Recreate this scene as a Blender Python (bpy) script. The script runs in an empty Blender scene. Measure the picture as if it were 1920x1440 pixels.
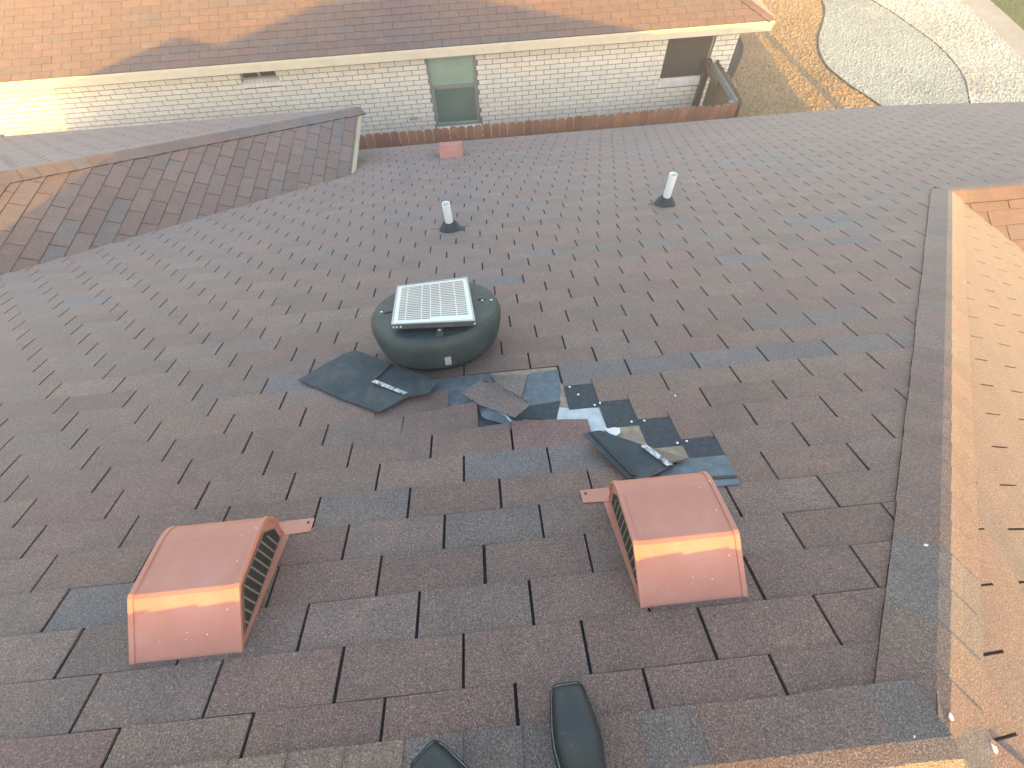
import bpy, bmesh, math, random
from mathutils import Vector, Matrix
C = bpy.context.scene
COL = C.collection
rad = math.radians

# ---------------------------------------------------------------- camera
cam_d = bpy.data.cameras.new("camera"); cam = bpy.data.objects.new("camera", cam_d); COL.objects.link(cam)
cam_d.sensor_width = 36.0; cam_d.lens = 875.374 / 1920 * 36.0
cam_d.clip_start = 0.02; cam_d.clip_end = 600
RIGHT = Vector((0.994942423, -0.096423543, -0.028143826))
DOWN = Vector((-0.097434717, -0.858349086, -0.503729415))
FWD = Vector((0.024414148, 0.503923950, -0.863402920))
EYE = Vector((-0.10206, 0.17205, 1.26270))
cam.matrix_world = Matrix(((RIGHT.x, -DOWN.x, -FWD.x, EYE.x), (RIGHT.y, -DOWN.y, -FWD.y, EYE.y), (RIGHT.z, -DOWN.z, -FWD.z, EYE.z), (0, 0, 0, 1)))
C.camera = cam

# ---------------------------------------------------------------- light
SUN = Vector((0.105, -1.0, 0.219)).normalized()          # direction towards the sun
ELEV = math.asin(SUN.z)
AZ = math.atan2(SUN.x, SUN.y)                            # clockwise from +Y
W = bpy.data.worlds.new("World"); C.world = W; W.use_nodes = True
nt = W.node_tree
sky = nt.nodes.new("ShaderNodeTexSky"); sky.sky_type = 'NISHITA'; sky.sun_disc = False
sky.sun_elevation = ELEV; sky.sun_rotation = AZ
sky.air_density = 1.0; sky.dust_density = 1.2; sky.ozone_density = 1.0
bg = nt.nodes["Background"]; bg.inputs[1].default_value = 0.15
warm = nt.nodes.new("ShaderNodeMixRGB"); warm.blend_type = 'MULTIPLY'; warm.inputs[0].default_value = 1.0
warm.inputs[2].default_value = (1.0, .885, .785, 1)        # warm tint on the sky, offsetting its blue cast
nt.links.new(sky.outputs[0], warm.inputs[1]); nt.links.new(warm.outputs[0], bg.inputs[0])
sl = bpy.data.lights.new("sun", 'SUN'); sl.energy = 2.15; sl.angle = rad(0.53); sl.color = (1.0, 0.57, 0.03)
so = bpy.data.objects.new("sun", sl); COL.objects.link(so)
so.rotation_euler = SUN.to_track_quat('Z', 'Y').to_euler()
C.view_settings.view_transform = 'Standard'; C.view_settings.look = 'None'
C.view_settings.gamma = 1.0; C.view_settings.exposure = 2.6
C.cycles.max_bounces = 6
VEIL_DENSITY = .0075

# ---------------------------------------------------------------- helpers
def empty(name, loc=(0, 0, 0), parent=None):
    o = bpy.data.objects.new(name, None); COL.objects.link(o); o.location = loc; o.empty_display_size = .1
    if parent: o.parent = parent; o.matrix_parent_inverse = Matrix.Translation(-Vector(parent.location))
    return o
def tag(o, label=None, cat=None, group=None, kind=None):
    if label: o["label"] = label
    if cat: o["category"] = cat
    if group: o["group"] = group
    if kind: o["kind"] = kind
    return o
class MB:
    """collects faces in world space, builds ONE mesh object"""
    def __init__(s): s.v = []; s.f = []; s.m = []; s.c = []
    def face(s, pts, mi=0, col=(1, 1, 1)):
        i = len(s.v); s.v += [tuple(p) for p in pts]; s.f.append(tuple(range(i, i + len(pts)))); s.m.append(mi); s.c.append(col)
    def prism(s, bot, top, mi=0, col=(1, 1, 1), caps=(True, True), side_mi=None):
        n = len(top); sm = mi if side_mi is None else side_mi
        if caps[1]: s.face(top, mi, col)
        if caps[0]: s.face(bot[::-1], sm, col)
        for k in range(n):
            s.face([bot[k], bot[(k + 1) % n], top[(k + 1) % n], top[k]], sm, col)
    def box(s, x0, x1, y0, y1, z0, z1, mi=0, col=(1, 1, 1)):
        b = [Vector((x0, y0, z0)), Vector((x1, y0, z0)), Vector((x1, y1, z0)), Vector((x0, y1, z0))]
        t = [p + Vector((0, 0, z1 - z0)) for p in b]
        s.prism(b, t, mi, col)
    def build(s, name, mats, parent=None, smooth=False, weld=False, bevel=0):
        if not isinstance(mats, (list, tuple)): mats = [mats]
        org = Vector(parent.location) if parent else Vector((0, 0, 0))
        p = parent.parent if parent else None
        while p: org += Vector(p.location); p = p.parent
        me = bpy.data.meshes.new(name)
        me.from_pydata([Vector(v) - org for v in s.v], [], s.f)
        for m in mats: me.materials.append(m)
        me.polygons.foreach_set("material_index", s.m)
        at = me.attributes.new("tint", 'FLOAT_COLOR', 'FACE')
        buf = []
        for c in s.c: buf += [c[0], c[1], c[2], 1.0]
        at.data.foreach_set("color", buf)
        if weld or bevel:
            bm = bmesh.new(); bm.from_mesh(me)
            bmesh.ops.remove_doubles(bm, verts=bm.verts, dist=1e-5)
            bmesh.ops.recalc_face_normals(bm, faces=bm.faces)
            bm.to_mesh(me); bm.free()
        me.polygons.foreach_set("use_smooth", [smooth] * len(me.polygons))
        o = bpy.data.objects.new(name, me); COL.objects.link(o)
        if parent: o.parent = parent
        if bevel:
            b = o.modifiers.new("bevel", 'BEVEL'); b.width = bevel; b.segments = 2; b.limit_method = 'ANGLE'
        return o
def set_origin(o, p):
    """top-level mesh: move its origin to p without moving its shape"""
    p = Vector(p); o.data.transform(Matrix.Translation(-p)); o.location = p; return o

# ---------------------------------------------------------------- materials
def mat(name):
    m = bpy.data.materials.new(name); m.use_nodes = True
    t = m.node_tree; b = t.nodes["Principled BSDF"]
    return m, t, b
def N(t, kind, **kw):
    n = t.nodes.new(kind)
    for k, v in kw.items(): setattr(n, k, v)
    return n
def coords(t, scale=1.0):
    tc = N(t, "ShaderNodeTexCoord"); mp = N(t, "ShaderNodeMapping")
    s = scale if isinstance(scale, tuple) else (scale,) * 3
    mp.inputs["Scale"].default_value = s
    t.links.new(tc.outputs["Object"], mp.inputs[0]); return mp.outputs[0]
def noise(t, scale, detail=4, rough=.55, vec=None):
    n = N(t, "ShaderNodeTexNoise"); n.inputs["Scale"].default_value = scale
    n.inputs["Detail"].default_value = detail; n.inputs["Roughness"].default_value = rough
    t.links.new(vec if vec else coords(t), n.inputs["Vector"]); return n.outputs["Fac"]
def ramp(t, fac, stops):
    r = N(t, "ShaderNodeValToRGB"); e = r.color_ramp.elements
    while len(e) < len(stops): e.new(.5)
    for k, (p, c) in enumerate(stops): e[k].position = p; e[k].color = (c[0], c[1], c[2], 1)
    t.links.new(fac, r.inputs[0]); return r.outputs[0]
def mix(t, a, b, fac, mode='MIX'):
    n = N(t, "ShaderNodeMixRGB", blend_type=mode)
    for s, v in ((1, a), (2, b), (0, fac)):
        if hasattr(v, "links"): t.links.new(v, n.inputs[s])
        else: n.inputs[s].default_value = v if s == 0 else (v[0], v[1], v[2], 1)
    return n.outputs[0]
def bump(t, b, h, strength, dist):
    n = N(t, "ShaderNodeBump"); n.inputs["Strength"].default_value = strength; n.inputs["Distance"].default_value = dist
    t.links.new(h, n.inputs["Height"]); t.links.new(n.outputs[0], b.inputs["Normal"])
def attr(t):
    a = N(t, "ShaderNodeAttribute"); a.attribute_name = "tint"; return a.outputs["Color"]
def G(v): return (v, v, v)

def shingle_mat(name, gain=1.0, speck=1.2, dist=.0022):
    m, t, b = mat(name)
    co = coords(t)
    g1 = noise(t, 270, 2, .85, co); g2 = noise(t, 9, 4, .6, co); g3 = noise(t, 130, 3, .7, co)
    base = mix(t, attr(t), G(gain * .80), 1.0, 'MULTIPLY')
    sp = ramp(t, g1, [(.30, G(1 - .62 * speck)), (.47, G(1 - .12 * speck)), (.58, G(1 + .22 * speck)), (.70, G(1 + 1.5 * speck))])
    c = mix(t, base, sp, 1.0, 'MULTIPLY')
    c = mix(t, c, ramp(t, g3, [(.35, G(.84)), (.65, G(1.16))]), 1.0, 'MULTIPLY')
    c = mix(t, c, ramp(t, g2, [(.3, (.86, .87, .90)), (.7, (1.12, 1.1, 1.06))]), 1.0, 'MULTIPLY')
    t.links.new(c, b.inputs["Base Color"])
    b.inputs["Roughness"].default_value = .62; b.inputs["Specular IOR Level"].default_value = .5
    b.inputs["Sheen Weight"].default_value = .20; b.inputs["Sheen Roughness"].default_value = .45; b.inputs["Sheen Tint"].default_value = (1, .93, .92, 1)
    bump(t, b, g1, .85, dist); return m
def plain(name, col, rough=.6, spec=.4, var=.12, scale=14, bumps=0, metal=0, speck=None):
    m, t, b = mat(name)
    n = noise(t, scale, 5, .6)
    c = ramp(t, n, [(.3, tuple(x * (1 - var) for x in col)), (.7, tuple(x * (1 + var) for x in col))])
    if speck:
        s = noise(t, speck[0], 2, .5)
        c = mix(t, c, speck[1], ramp(t, s, [(speck[2], G(0)), (speck[2] + .03, G(1))]))
    t.links.new(c, b.inputs["Base Color"]); b.inputs["Roughness"].default_value = rough
    b.inputs["Specular IOR Level"].default_value = spec; b.inputs["Metallic"].default_value = metal
    if bumps: bump(t, b, noise(t, scale * 6, 4, .6), .4, bumps)
    return m

M_SH = shingle_mat("granule_shingle", 1.0)
M_SH_FAR = shingle_mat("granule_shingle_far_roof", 1.0, .5)
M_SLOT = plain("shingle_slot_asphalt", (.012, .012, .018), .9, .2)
M_SLOT_B = plain("sunlit_shingle_slot", (.075, .042, .026), .9, .2, .3, 40)  # lighter slot colour with the sunlight on the slots painted in
M_HEAD = plain("shingle_headlap", (.040, .052, .064), .85, .35, .35, 60, .001, speck=(420, (.10, .115, .13), .66))
def underside():
    m, t, b = mat("shingle_underside")
    n = noise(t, 5, 5, .65); n2 = noise(t, 300, 2, .6); n3 = noise(t, 26, 4, .6)
    c = ramp(t, n, [(.30, (.020, .037, .052)), (.50, (.032, .050, .062)), (.62, (.062, .072, .074)), (.74, (.105, .085, .058))])
    c = mix(t, c, ramp(t, n3, [(.3, G(.75)), (.7, G(1.25))]), 1.0, 'MULTIPLY')
    c = mix(t, c, (.14, .15, .15), ramp(t, n2, [(.68, G(0)), (.72, G(1))]))
    t.links.new(c, b.inputs["Base Color"]); b.inputs["Roughness"].default_value = .8; bump(t, b, n3, .4, .002); return m
M_UNDER = underside()
M_UNDER_L = plain("shingle_underside_pale", (.115, .145, .165), .8, .35, .3, 22, .001, speck=(260, (.17, .19, .20), .66))
M_TAR = plain("tar_strip", (.012, .012, .016), .45, .5)
def foil():
    m, t, b = mat("release_tape")
    n = noise(t, 55, 5, .75)
    t.links.new(ramp(t, n, [(.40, (.05, .05, .06)), (.5, (.40, .42, .42)), (.66, (.68, .70, .69))]), b.inputs["Base Color"])
    b.inputs["Roughness"].default_value = .35; b.inputs["Metallic"].default_value = .35; bump(t, b, n, .8, .002); return m
M_FOIL = foil()
M_FELT = plain("underlay_grey", (.47, .50, .52), .8, .3, .18, 24, .001)
M_DECK = plain("deck_board_tan", (.28, .225, .165), .8, .3, .3, 30, .001)
def vent_paint():
    m, t, b = mat("terracotta_paint")
    n = noise(t, 7, 5, .6); n2 = noise(t, 75, 3, .6); n3 = noise(t, 160, 2, .5)
    c = ramp(t, n, [(.3, (.43, .165, .110)), (.55, (.475, .195, .135)), (.75, (.51, .235, .178))])
    c = mix(t, c, (.39, .145, .095), ramp(t, n3, [(.62, G(0)), (.8, G(.5))]))
    c = mix(t, c, (.78, .70, .64), ramp(t, n2, [(.715, G(0)), (.735, G(1))]))
    t.links.new(c, b.inputs["Base Color"]); b.inputs["Roughness"].default_value = .5
    bump(t, b, n3, .1, .0006); return m
M_VENT = vent_paint()
M_LOUV = plain("vent_louver_dark", (.03, .028, .026), .8, .2)
M_RIB = plain("vent_louver_rib", (.21, .165, .14), .6)
M_HOOD = plain("fan_hood_paint", (.030, .044, .043), .6, .5, .35, 9, 0, 0, speck=(240, (.06, .07, .07), .72))
M_STEEL = plain("dark_steel_bracket", (.045, .055, .06), .5, .4, .2, 20, 0, .1)
M_BOLT = plain("zinc_bolt", (.62, .63, .64), .3, .5, .1, 50, 0, .8)
M_ALU = plain("panel_frame_aluminium", (.26, .28, .29), .35, .5, .1, 20, 0, .7)
def panel_back():
    m, t, b = mat("panel_backsheet_sky_white")
    t.links.new(ramp(t, noise(t, 5, 3), [(.3, (.55, .60, .61)), (.7, (.63, .66, .65))]), b.inputs["Base Color"])  # backsheet kept white, standing in for sky mirrored in the glass
    b.inputs["Roughness"].default_value = .3; b.inputs["Coat Weight"].default_value = .15; b.inputs["Coat Roughness"].default_value = .1; return m
M_PBACK = panel_back()
def cell():
    m, t, b = mat("solar_cell_strip")
    t.links.new(ramp(t, noise(t, 6, 3), [(.35, (.15, .10, .095)), (.65, (.20, .15, .15))]), b.inputs["Base Color"])
    b.inputs["Roughness"].default_value = .3; b.inputs["Coat Weight"].default_value = .25; b.inputs["Coat Roughness"].default_value = .1; return m
M_CELL = cell()
M_PVC = plain("white_pvc", (.80, .82, .80), .35, .5, .04, 12)
M_BOOTR = plain("black_rubber_boot", (.028, .034, .040), .55, .4, .2, 30)
M_BRICK = None
def brick():
    m, t, b = mat("white_brick")
    n = noise(t, 5, 4); n2 = noise(t, 70, 4, .7)
    c = mix(t, attr(t), ramp(t, n, [(.3, G(.93)), (.7, G(1.05))]), 1.0, 'MULTIPLY')
    c = mix(t, c, ramp(t, n2, [(.3, G(.86)), (.6, G(1.05))]), 1.0, 'MULTIPLY')
    t.links.new(c, b.inputs["Base Color"]); b.inputs["Roughness"].default_value = .85; bump(t, b, n2, .5, .004); return m
M_BRICK = brick()
M_MORT = plain("mortar", (.21, .20, .175), .95, .2, .12, 60, .002)
def paint_cream():
    m, t, b = mat("cream_trim_paint")
    n = noise(t, 3.2, 6, .65); n2 = noise(t, 30, 4, .6)
    c = ramp(t, n, [(.3, (.55, .49, .36)), (.55, (.64, .58, .44)), (.75, (.60, .55, .42))])
    c = mix(t, c, (.40, .35, .26), ramp(t, n2, [(.62, G(0)), (.74, G(.6))]))
    t.links.new(c, b.inputs["Base Color"]); b.inputs["Roughness"].default_value = .6; return m
M_CREAM = paint_cream()
M_DRIP = plain("cream_drip_edge", (.66, .61, .48), .45, .5, .08, 6)
def wood(name, a, bb, sc=3.0):
    m, t, b = mat(name)
    v = coords(t, (18 * sc, 18 * sc, 1.2 * sc)); n = noise(t, 1.0, 5, .6, v); n2 = noise(t, 2.2, 3)
    c = ramp(t, n, [(.3, a), (.7, bb)])
    c = mix(t, c, ramp(t, n2, [(.3, G(.75)), (.7, G(1.2))]), 1.0, 'MULTIPLY')
    c = mix(t, c, attr(t), 1.0, 'MULTIPLY')
    t.links.new(c, b.inputs["Base Color"]); b.inputs["Roughness"].default_value = .8; bump(t, b, n, .4, .003); return m
M_PICK = wood("red_cedar_picket", (.27, .115, .062), (.42, .195, .105))
M_OLD = wood("weathered_fence_board", (.17, .125, .062), (.27, .215, .11))
M_RAIL = wood("grey_fence_rail", (.25, .26, .24), (.36, .37, .34))
M_POST = wood("dark_fence_post", (.070, .042, .030), (.12, .075, .055))
def glass(name, col, rough=.08):
    m, t, b = mat(name)
    n = noise(t, 1.6, 3)
    t.links.new(ramp(t, n, [(.3, tuple(x * .9 for x in col)), (.7, tuple(x * 1.1 for x in col))]), b.inputs["Base Color"])
    b.inputs["Roughness"].default_value = rough; b.inputs["Specular IOR Level"].default_value = .6; return m
M_GLASS_T = glass("window_pane_pale_green", (.31, .44, .36))  # upper pane in a soft pale green
M_GLASS_B = glass("window_pane_with_screen", (.13, .195, .16), .3)
M_SCREEN = plain("brown_solar_screen", (.062, .052, .046), .7, .3, .08, 3)
M_DARKGL = glass("small_window_pane", (.045, .048, .05))
M_FRAME = plain("window_frame_grey", (.27, .285, .25), .5, .4, .08, 8)
M_REVEAL = plain("window_side_grey", (.40, .41, .36), .6)
def gravel(name, cols, sc, stone=None):
    m, t, b = mat(name)
    v = N(t, "ShaderNodeTexVoronoi"); v.inputs["Scale"].default_value = sc; t.links.new(coords(t), v.inputs["Vector"])
    sep = N(t, "ShaderNodeSeparateColor"); t.links.new(v.outputs["Color"], sep.inputs[0])
    c = ramp(t, sep.outputs[0], [(i / (len(cols) - 1), k) for i, k in enumerate(cols)])
    c = mix(t, c, ramp(t, noise(t, .8, 4), [(.3, G(.85)), (.7, G(1.12))]), 1.0, 'MULTIPLY')
    t.links.new(c, b.inputs["Base Color"]); b.inputs["Roughness"].default_value = .9
    bump(t, b, v.outputs["Distance"], -.6, .02); return m
M_GTAN = gravel("tan_gravel", [(.22, .14, .065), (.36, .24, .115), (.30, .19, .085), (.42, .29, .15)], 26)
M_GGREY = gravel("grey_gravel", [(.19, .21, .20), (.36, .39, .37), (.27, .30, .28), (.46, .49, .46)], 40)
M_GWHITE = gravel("white_gravel", [(.26, .25, .22), (.52, .51, .47), (.38, .37, .33), (.63, .62, .58)], 30)
M_SOIL = plain("dry_soil", (.20, .155, .10), .95, .2, .25, 6, .01)
M_MULCH = plain("brown_mulch", (.085, .065, .048), .95, .2, .4, 22, .01)
M_CONC = plain("sidewalk_concrete", (.34, .32, .28), .9, .2, .12, 3, .003)
M_EDGE = plain("dark_edging_strip", (.085, .072, .062), .95, .1, .2, 10)
M_LAWN = plain("lawn_soil", (.05, .075, .025), .95, .2, .3, 8)
def grass_m():
    m, t, b = mat("grass_blade"); t.links.new(attr(t), b.inputs["Base Color"]); b.inputs["Roughness"].default_value = .6; return m
M_GRASS = grass_m()
M_WHITE = plain("white_plastic", (.78, .78, .75), .5, .4, .05)
M_CHIP = plain("white_paint_chip", (.72, .72, .66), .7, .3, .1, 60)
def leather():
    m, t, b = mat("black_boot_leather")
    n = noise(t, 14, 6, .7); n2 = noise(t, 60, 4, .7); n3 = noise(t, 5, 3)
    c = ramp(t, n, [(.3, (.004, .008, .012)), (.55, (.009, .017, .023)), (.8, (.022, .032, .036))])
    c = mix(t, c, (.12, .115, .095), ramp(t, n2, [(.60, G(0)), (.80, G(.55))]))
    t.links.new(c, b.inputs["Base Color"]); b.inputs["Specular IOR Level"].default_value = .42
    t.links.new(ramp(t, n, [(.3, G(.32)), (.7, G(.6))]), b.inputs["Roughness"])
    bump(t, b, n2, .15, .001); return m
M_LEATHER = leather()
M_WELT = plain("boot_welt_stitch", (.33, .34, .30), .6, .4, .3, 120)
M_DENIM = plain("pale_khaki_trousers", (.34, .35, .29), .9, .2, .15, 30)
M_SHIRT = plain("blue_work_shirt", (.10, .14, .20), .9, .2, .15, 30)
M_SKIN = plain("skin", (.42, .25, .18), .5, .4, .08, 20)
M_HAIR = plain("dark_hair", (.03, .02, .015), .6, .4, .2, 60)
M_PLATE = plain("cable_sheath", (.02, .02, .02), .6)

# ---------------------------------------------------------------- roof geometry
P = 5 / 12.0
cs, sn = math.cos(math.atan(P)), math.sin(math.atan(P))
class Plane:
    def __init__(s, O, U, V):
        s.O = Vector(O); s.U = Vector(U).normalized(); s.V = Vector(V).normalized(); s.N = s.U.cross(s.V).normalized()
    def pt(s, u, v, n=0.0): return s.O + s.U * u + s.V * v + s.N * n
    def uv(s, p): d = Vector(p) - s.O; return (d.dot(s.U), d.dot(s.V))
TU, TV = .3048, .127
RM = Plane((0, 0, 0), (1, 0, 0), (0, cs, -sn))
def zM(y): return -P * y
A = Vector((.72, -.07, zM(-.07))); A2 = Vector((-1.40, -.07, zM(-.07)))
H1 = Vector((3.556, 2.99, zM(2.99))); RE = Vector((5.0, 2.99, zM(2.99)))
J = Vector((-4.125, 2.655, zM(2.655))); AP = Vector((-4.125, 4.055, zM(2.655)))
def zL(x): return -P * (x + 6.78)
def zH(y): return AP.z - P * (y - AP.y)
PL = Plane((0, 0, zL(0)), (0, -1, 0), (cs, 0, -sn))
PH = Plane((AP.x, AP.y, AP.z), (1, 0, 0), (0, cs, -sn))
kR = (A.z - H1.z) / (H1.x - A.x); aR = math.atan(kR)
PR = Plane(A, (0, -1, 0), (math.cos(aR), 0, -math.sin(aR)))
PV = Plane(H1, (-1, 0, 0), (0, -cs, -sn))
PB = Plane(A, (-1, 0, 0), (0, -cs, -sn))
PW = Plane(A2, (0, 1, 0), (-cs, 0, -sn))
def on(pl, x, y):                                    # point of plane pl above plan position x,y
    n = pl.N; return Vector((x, y, (n.dot(pl.O) - n.x * x - n.y * y) / n.z))

def clip(poly, conv):
    out = poly
    area = sum(conv[i][0] * conv[(i + 1) % len(conv)][1] - conv[(i + 1) % len(conv)][0] * conv[i][1] for i in range(len(conv)))
    cv = conv if area > 0 else conv[::-1]
    for i in range(len(cv)):
        a, b = cv[i], cv[(i + 1) % len(cv)]
        ex, ey = b[0] - a[0], b[1] - a[1]
        f = lambda p: ex * (p[1] - a[1]) - ey * (p[0] - a[0])
        res = []
        for k in range(len(out)):
            p, q = out[k], out[(k + 1) % len(out)]
            fp, fq = f(p), f(q)
            if fp >= 0: res.append(p)
            if (fp >= 0) != (fq >= 0):
                w = fp / (fp - fq); res.append((p[0] + (q[0] - p[0]) * w, p[1] + (q[1] - p[1]) * w))
        out = res
        if len(out) < 3: return []
    return out
PAL = [(.200, .118, .090), (.188, .114, .090), (.214, .117, .096), (.202, .132, .099), (.166, .126, .112), (.152, .127, .124), (.190, .126, .104), (.180, .107, .085)]
WTS = [5, 5, 2.0, 3, 1.8, 1.4, 4, 3]
def shingle_field(name, pl, polys, parent, mats, seed, off=lambda r: (-.851 - .4012 * (r - 1)), v0=0.0, skip=None, gap=.0088, base=True, gain=1.0, lo=.0036, hi=.0090, even=0.0):
    rnd = random.Random(seed)
    b = MB()
    pus = [[pl.uv(p) for p in poly] for poly in polys]
    allu = [q[0] for p in pus for q in p]; allv = [q[1] for p in pus for q in p]
    if base:
        for poly in pus:
            b.prism([pl.pt(u, v, -.03) for u, v in poly], [pl.pt(u, v, 0) for u, v in poly], 1)
    r0 = int(math.floor((min(allv) - v0) / TV)) - 1; r1 = int(math.ceil((max(allv) - v0) / TV)) + 1
    prev = None
    for r in range(r0, r1):
        o = off(r) % 1.0
        i0 = int(math.floor(min(allu) / TU)) - 2; i1 = int(math.ceil(max(allu) / TU)) + 2
        dv = rnd.uniform(-.0012, .0012)
        for i in range(i0, i1):
            col = prev if (prev and rnd.random() < .38) else rnd.choices(PAL, WTS)[0]
            prev = col
            col = tuple(x * (1 - even) + y * even for x, y in zip(col, (.196, .119, .092)))
            k = 1 + rnd.uniform(-.10, .10) * (1 - even * .6)
            tint = (col[0] * k, col[1] * k, col[2] * k)
            ju = rnd.uniform(-.0008, .0008); j1 = rnd.uniform(-.0018, .0018); j2 = rnd.uniform(-.0018, .0018); jn = rnd.uniform(0, .0012)
            if skip and skip(r, i, o): continue
            ua, ub = (i + o) * TU + gap / 2 + ju, (i + 1 + o) * TU - gap / 2 + ju
            va, vb = v0 + r * TV + .0034, v0 + (r + 1) * TV + dv  # upper gap bares the dark base, imitating contact shade below each butt
            quad = [(ua, va), (ub, va), (ub, vb + j2), (ua, vb + j1)]
            for poly in pus:
                q = clip(quad, poly)
                if not q: continue
                nn = lambda v: lo + (hi + jn - lo) * min(1, max(0, (v - va) / TV))
                top = [pl.pt(u, v, nn(v)) for u, v in q]; bot = [pl.pt(u, v, .0002) for u, v in q]
                b.prism(bot, top, 0, tint, caps=(False, True))
    return b.build(name, mats, parent)
def cap_run(name, P0, P1, n1, n2, parent, seed, w=.115, step=TV, mats=None, start=0.0, lift=.012):
    """bent cap shingles laid along a ridge or hip, each overlapping the next one downhill"""
    rnd = random.Random(seed); b = MB()
    D = (P1 - P0); Ln = D.length; D.normalize()
    t1 = n1.cross(D).normalized(); t2 = n2.cross(D).normalized()
    if t1.dot(n2) > 0: t1 = -t1
    if t2.dot(n1) > 0: t2 = -t2
    up = (n1 + n2).normalized()
    d = start; prev = None
    while d < Ln:
        e = min(Ln, d + step + rnd.uniform(-.003, .003))
        col = prev if (prev and rnd.random() < .3) else rnd.choices(PAL, WTS)[0]; prev = col
        k = rnd.uniform(.88, 1.08); tint = tuple(x * k for x in col)
        def ring(q, l, ww):
            c = P0 + D * q
            prof = [(t1, ww, n1, 0.0), (t1, ww * .45, n1, 0.001), (t1, .010, n1, .0035), (t2, .010, n2, .0035), (t2, ww * .45, n2, .001), (t2, ww, n2, 0)]
            return [c + tt * a + nn * (lift + l + x) for tt, a, nn, x in prof]
        w1 = w + rnd.uniform(-.002, .002)
        ra = ring(d - .012, .000, w1); rb = ring(e, .0052, w1)
        for a in range(5): b.face([ra[a], rb[a], rb[a + 1], ra[a + 1]], 0, tint)
        low = [p - up * .0085 for p in rb]
        for a in range(5): b.face([rb[a], low[a], low[a + 1], rb[a + 1]], 0, tint)
        for a, nv in ((0, n1), (5, n2)):
            b.face([ra[a], ra[a] - nv * .0095, rb[a] - nv * .0145, rb[a]], 1, tint)
        d = e
    return b.build(name, mats or [M_SH, M_SLOT], parent, weld=True)

house = tag(empty("brick_house", (0, 0, -4.9)), "house under foot with brown shingle roof and a torn patch of shingles", "house")
MSH = [M_SH, M_SLOT]
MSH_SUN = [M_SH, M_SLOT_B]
# --- the slope in front of the viewer: torn tabs are left out
MISS = {(10, -3), (10, -2), (10, -1), (9, -1), (9, 0), (8, 0), (7, 0), (6, 1)}
def skip_main(r, i, o):
    f = i + o
    gone = {10: (-2.6, -1.6, -.6, .30), 9: (-1.2, .0)}
    if r == 10 and -2.6 < f < .40: return True
    if r == 9 and -1.2 < f < .40: return True
    if r == 8 and -.8 < f < .80: return True
    if r == 7 and .2 < f < 1.2: return True
    if r == 6 and .6 < f < 1.6: return True
    if r == 8 and -2.0 < f < -1.3: return True
    if r == 9 and -2.4 < f < -1.7: return True
    if r == 7 and -1.6 < f < .1: return True
    return False
polysM = [[J, A2, on(RM, -1.40, 5.38)],
          [on(RM, -1.95, 4.83), on(RM, -1.40, 5.38), on(RM, -1.40, 6.62), on(RM, -1.95, 6.62)],
          [A2, A, H1, on(RM, H1.x, 6.62), on(RM, -1.40, 6.62)],
          [H1, RE, on(RM, 7.5, 5.49), on(RM, 7.38, 6.05), on(RM, 6.3, 6.45), on(RM, 5.5, 6.62), on(RM, H1.x, 6.62)]]
main = shingle_field("roof_slope", RM, polysM, house, MSH, 11, skip=skip_main)
tag(main, "large shaded brown shingle slope with a torn patch")
# left wing: slope facing right and slope facing the neighbour
eL = -1.60
cornL = Vector((eL, eL + 8.18, zL(eL)))
offL = lambda r: .3 + .4012 * r
left = shingle_field("roof_slope", PL, [[AP, cornL, on(PL, eL, eL + 6.78), J]], house, MSH, 21, off=offL, v0=.02, gap=.0085, gain=1.32)
tag(left, "left wing slope with large light tabs partly in sun")
cW = on(PW, -6.7, AP.y + (AP.x + 6.7))
polysH = [[AP, cornL, on(PH, -6.27, 6.62), on(PH, -6.27, 6.20)],
          [on(PH, -6.27, 6.20), on(PH, -6.27, 6.66), on(PH, -6.45, 6.90), on(PH, -6.7, 6.95), cW]]
shingle_field("roof_slope", PH, polysH, house, MSH, 22, gain=1.1)
# right: sunlit hip slope, the low wing's near slope, its end and the back slopes
eVx = 6.96
vend = Vector((6.96, 2.99 - (6.96 - 3.556) / .935, 0)); vend = on(PR, vend.x, vend.y)
bc = on(PR, 6.96, -6.3)
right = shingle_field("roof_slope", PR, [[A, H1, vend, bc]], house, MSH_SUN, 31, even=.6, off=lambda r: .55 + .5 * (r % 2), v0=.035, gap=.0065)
tag(right, "sunlit slope beyond the right hip")
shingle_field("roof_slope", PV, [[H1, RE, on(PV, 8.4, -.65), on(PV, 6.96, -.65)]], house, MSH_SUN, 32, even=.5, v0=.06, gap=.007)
PE = Plane(RE, (0, -1, 0), (cs, 0, -sn))
shingle_field("roof_slope", PE, [[RE, on(PE, 8.6, 6.6), on(PE, 8.4, -.4)]], house, MSH, 33)
shingle_field("roof_slope", PB, [[A, A2, on(PB, -6.7, -5.37), on(PB, -6.7, -6.6), on(PB, 6.96, -6.6), on(PB, 6.9, -6.25)]], house, MSH, 34)
shingle_field("roof_slope", PW, [[A2, J, on(PW, -6.7, J.y), on(PW, -6.7, -5.37)], [J, AP, cW, on(PW, -6.7, J.y)]], house, MSH, 35)
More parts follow.
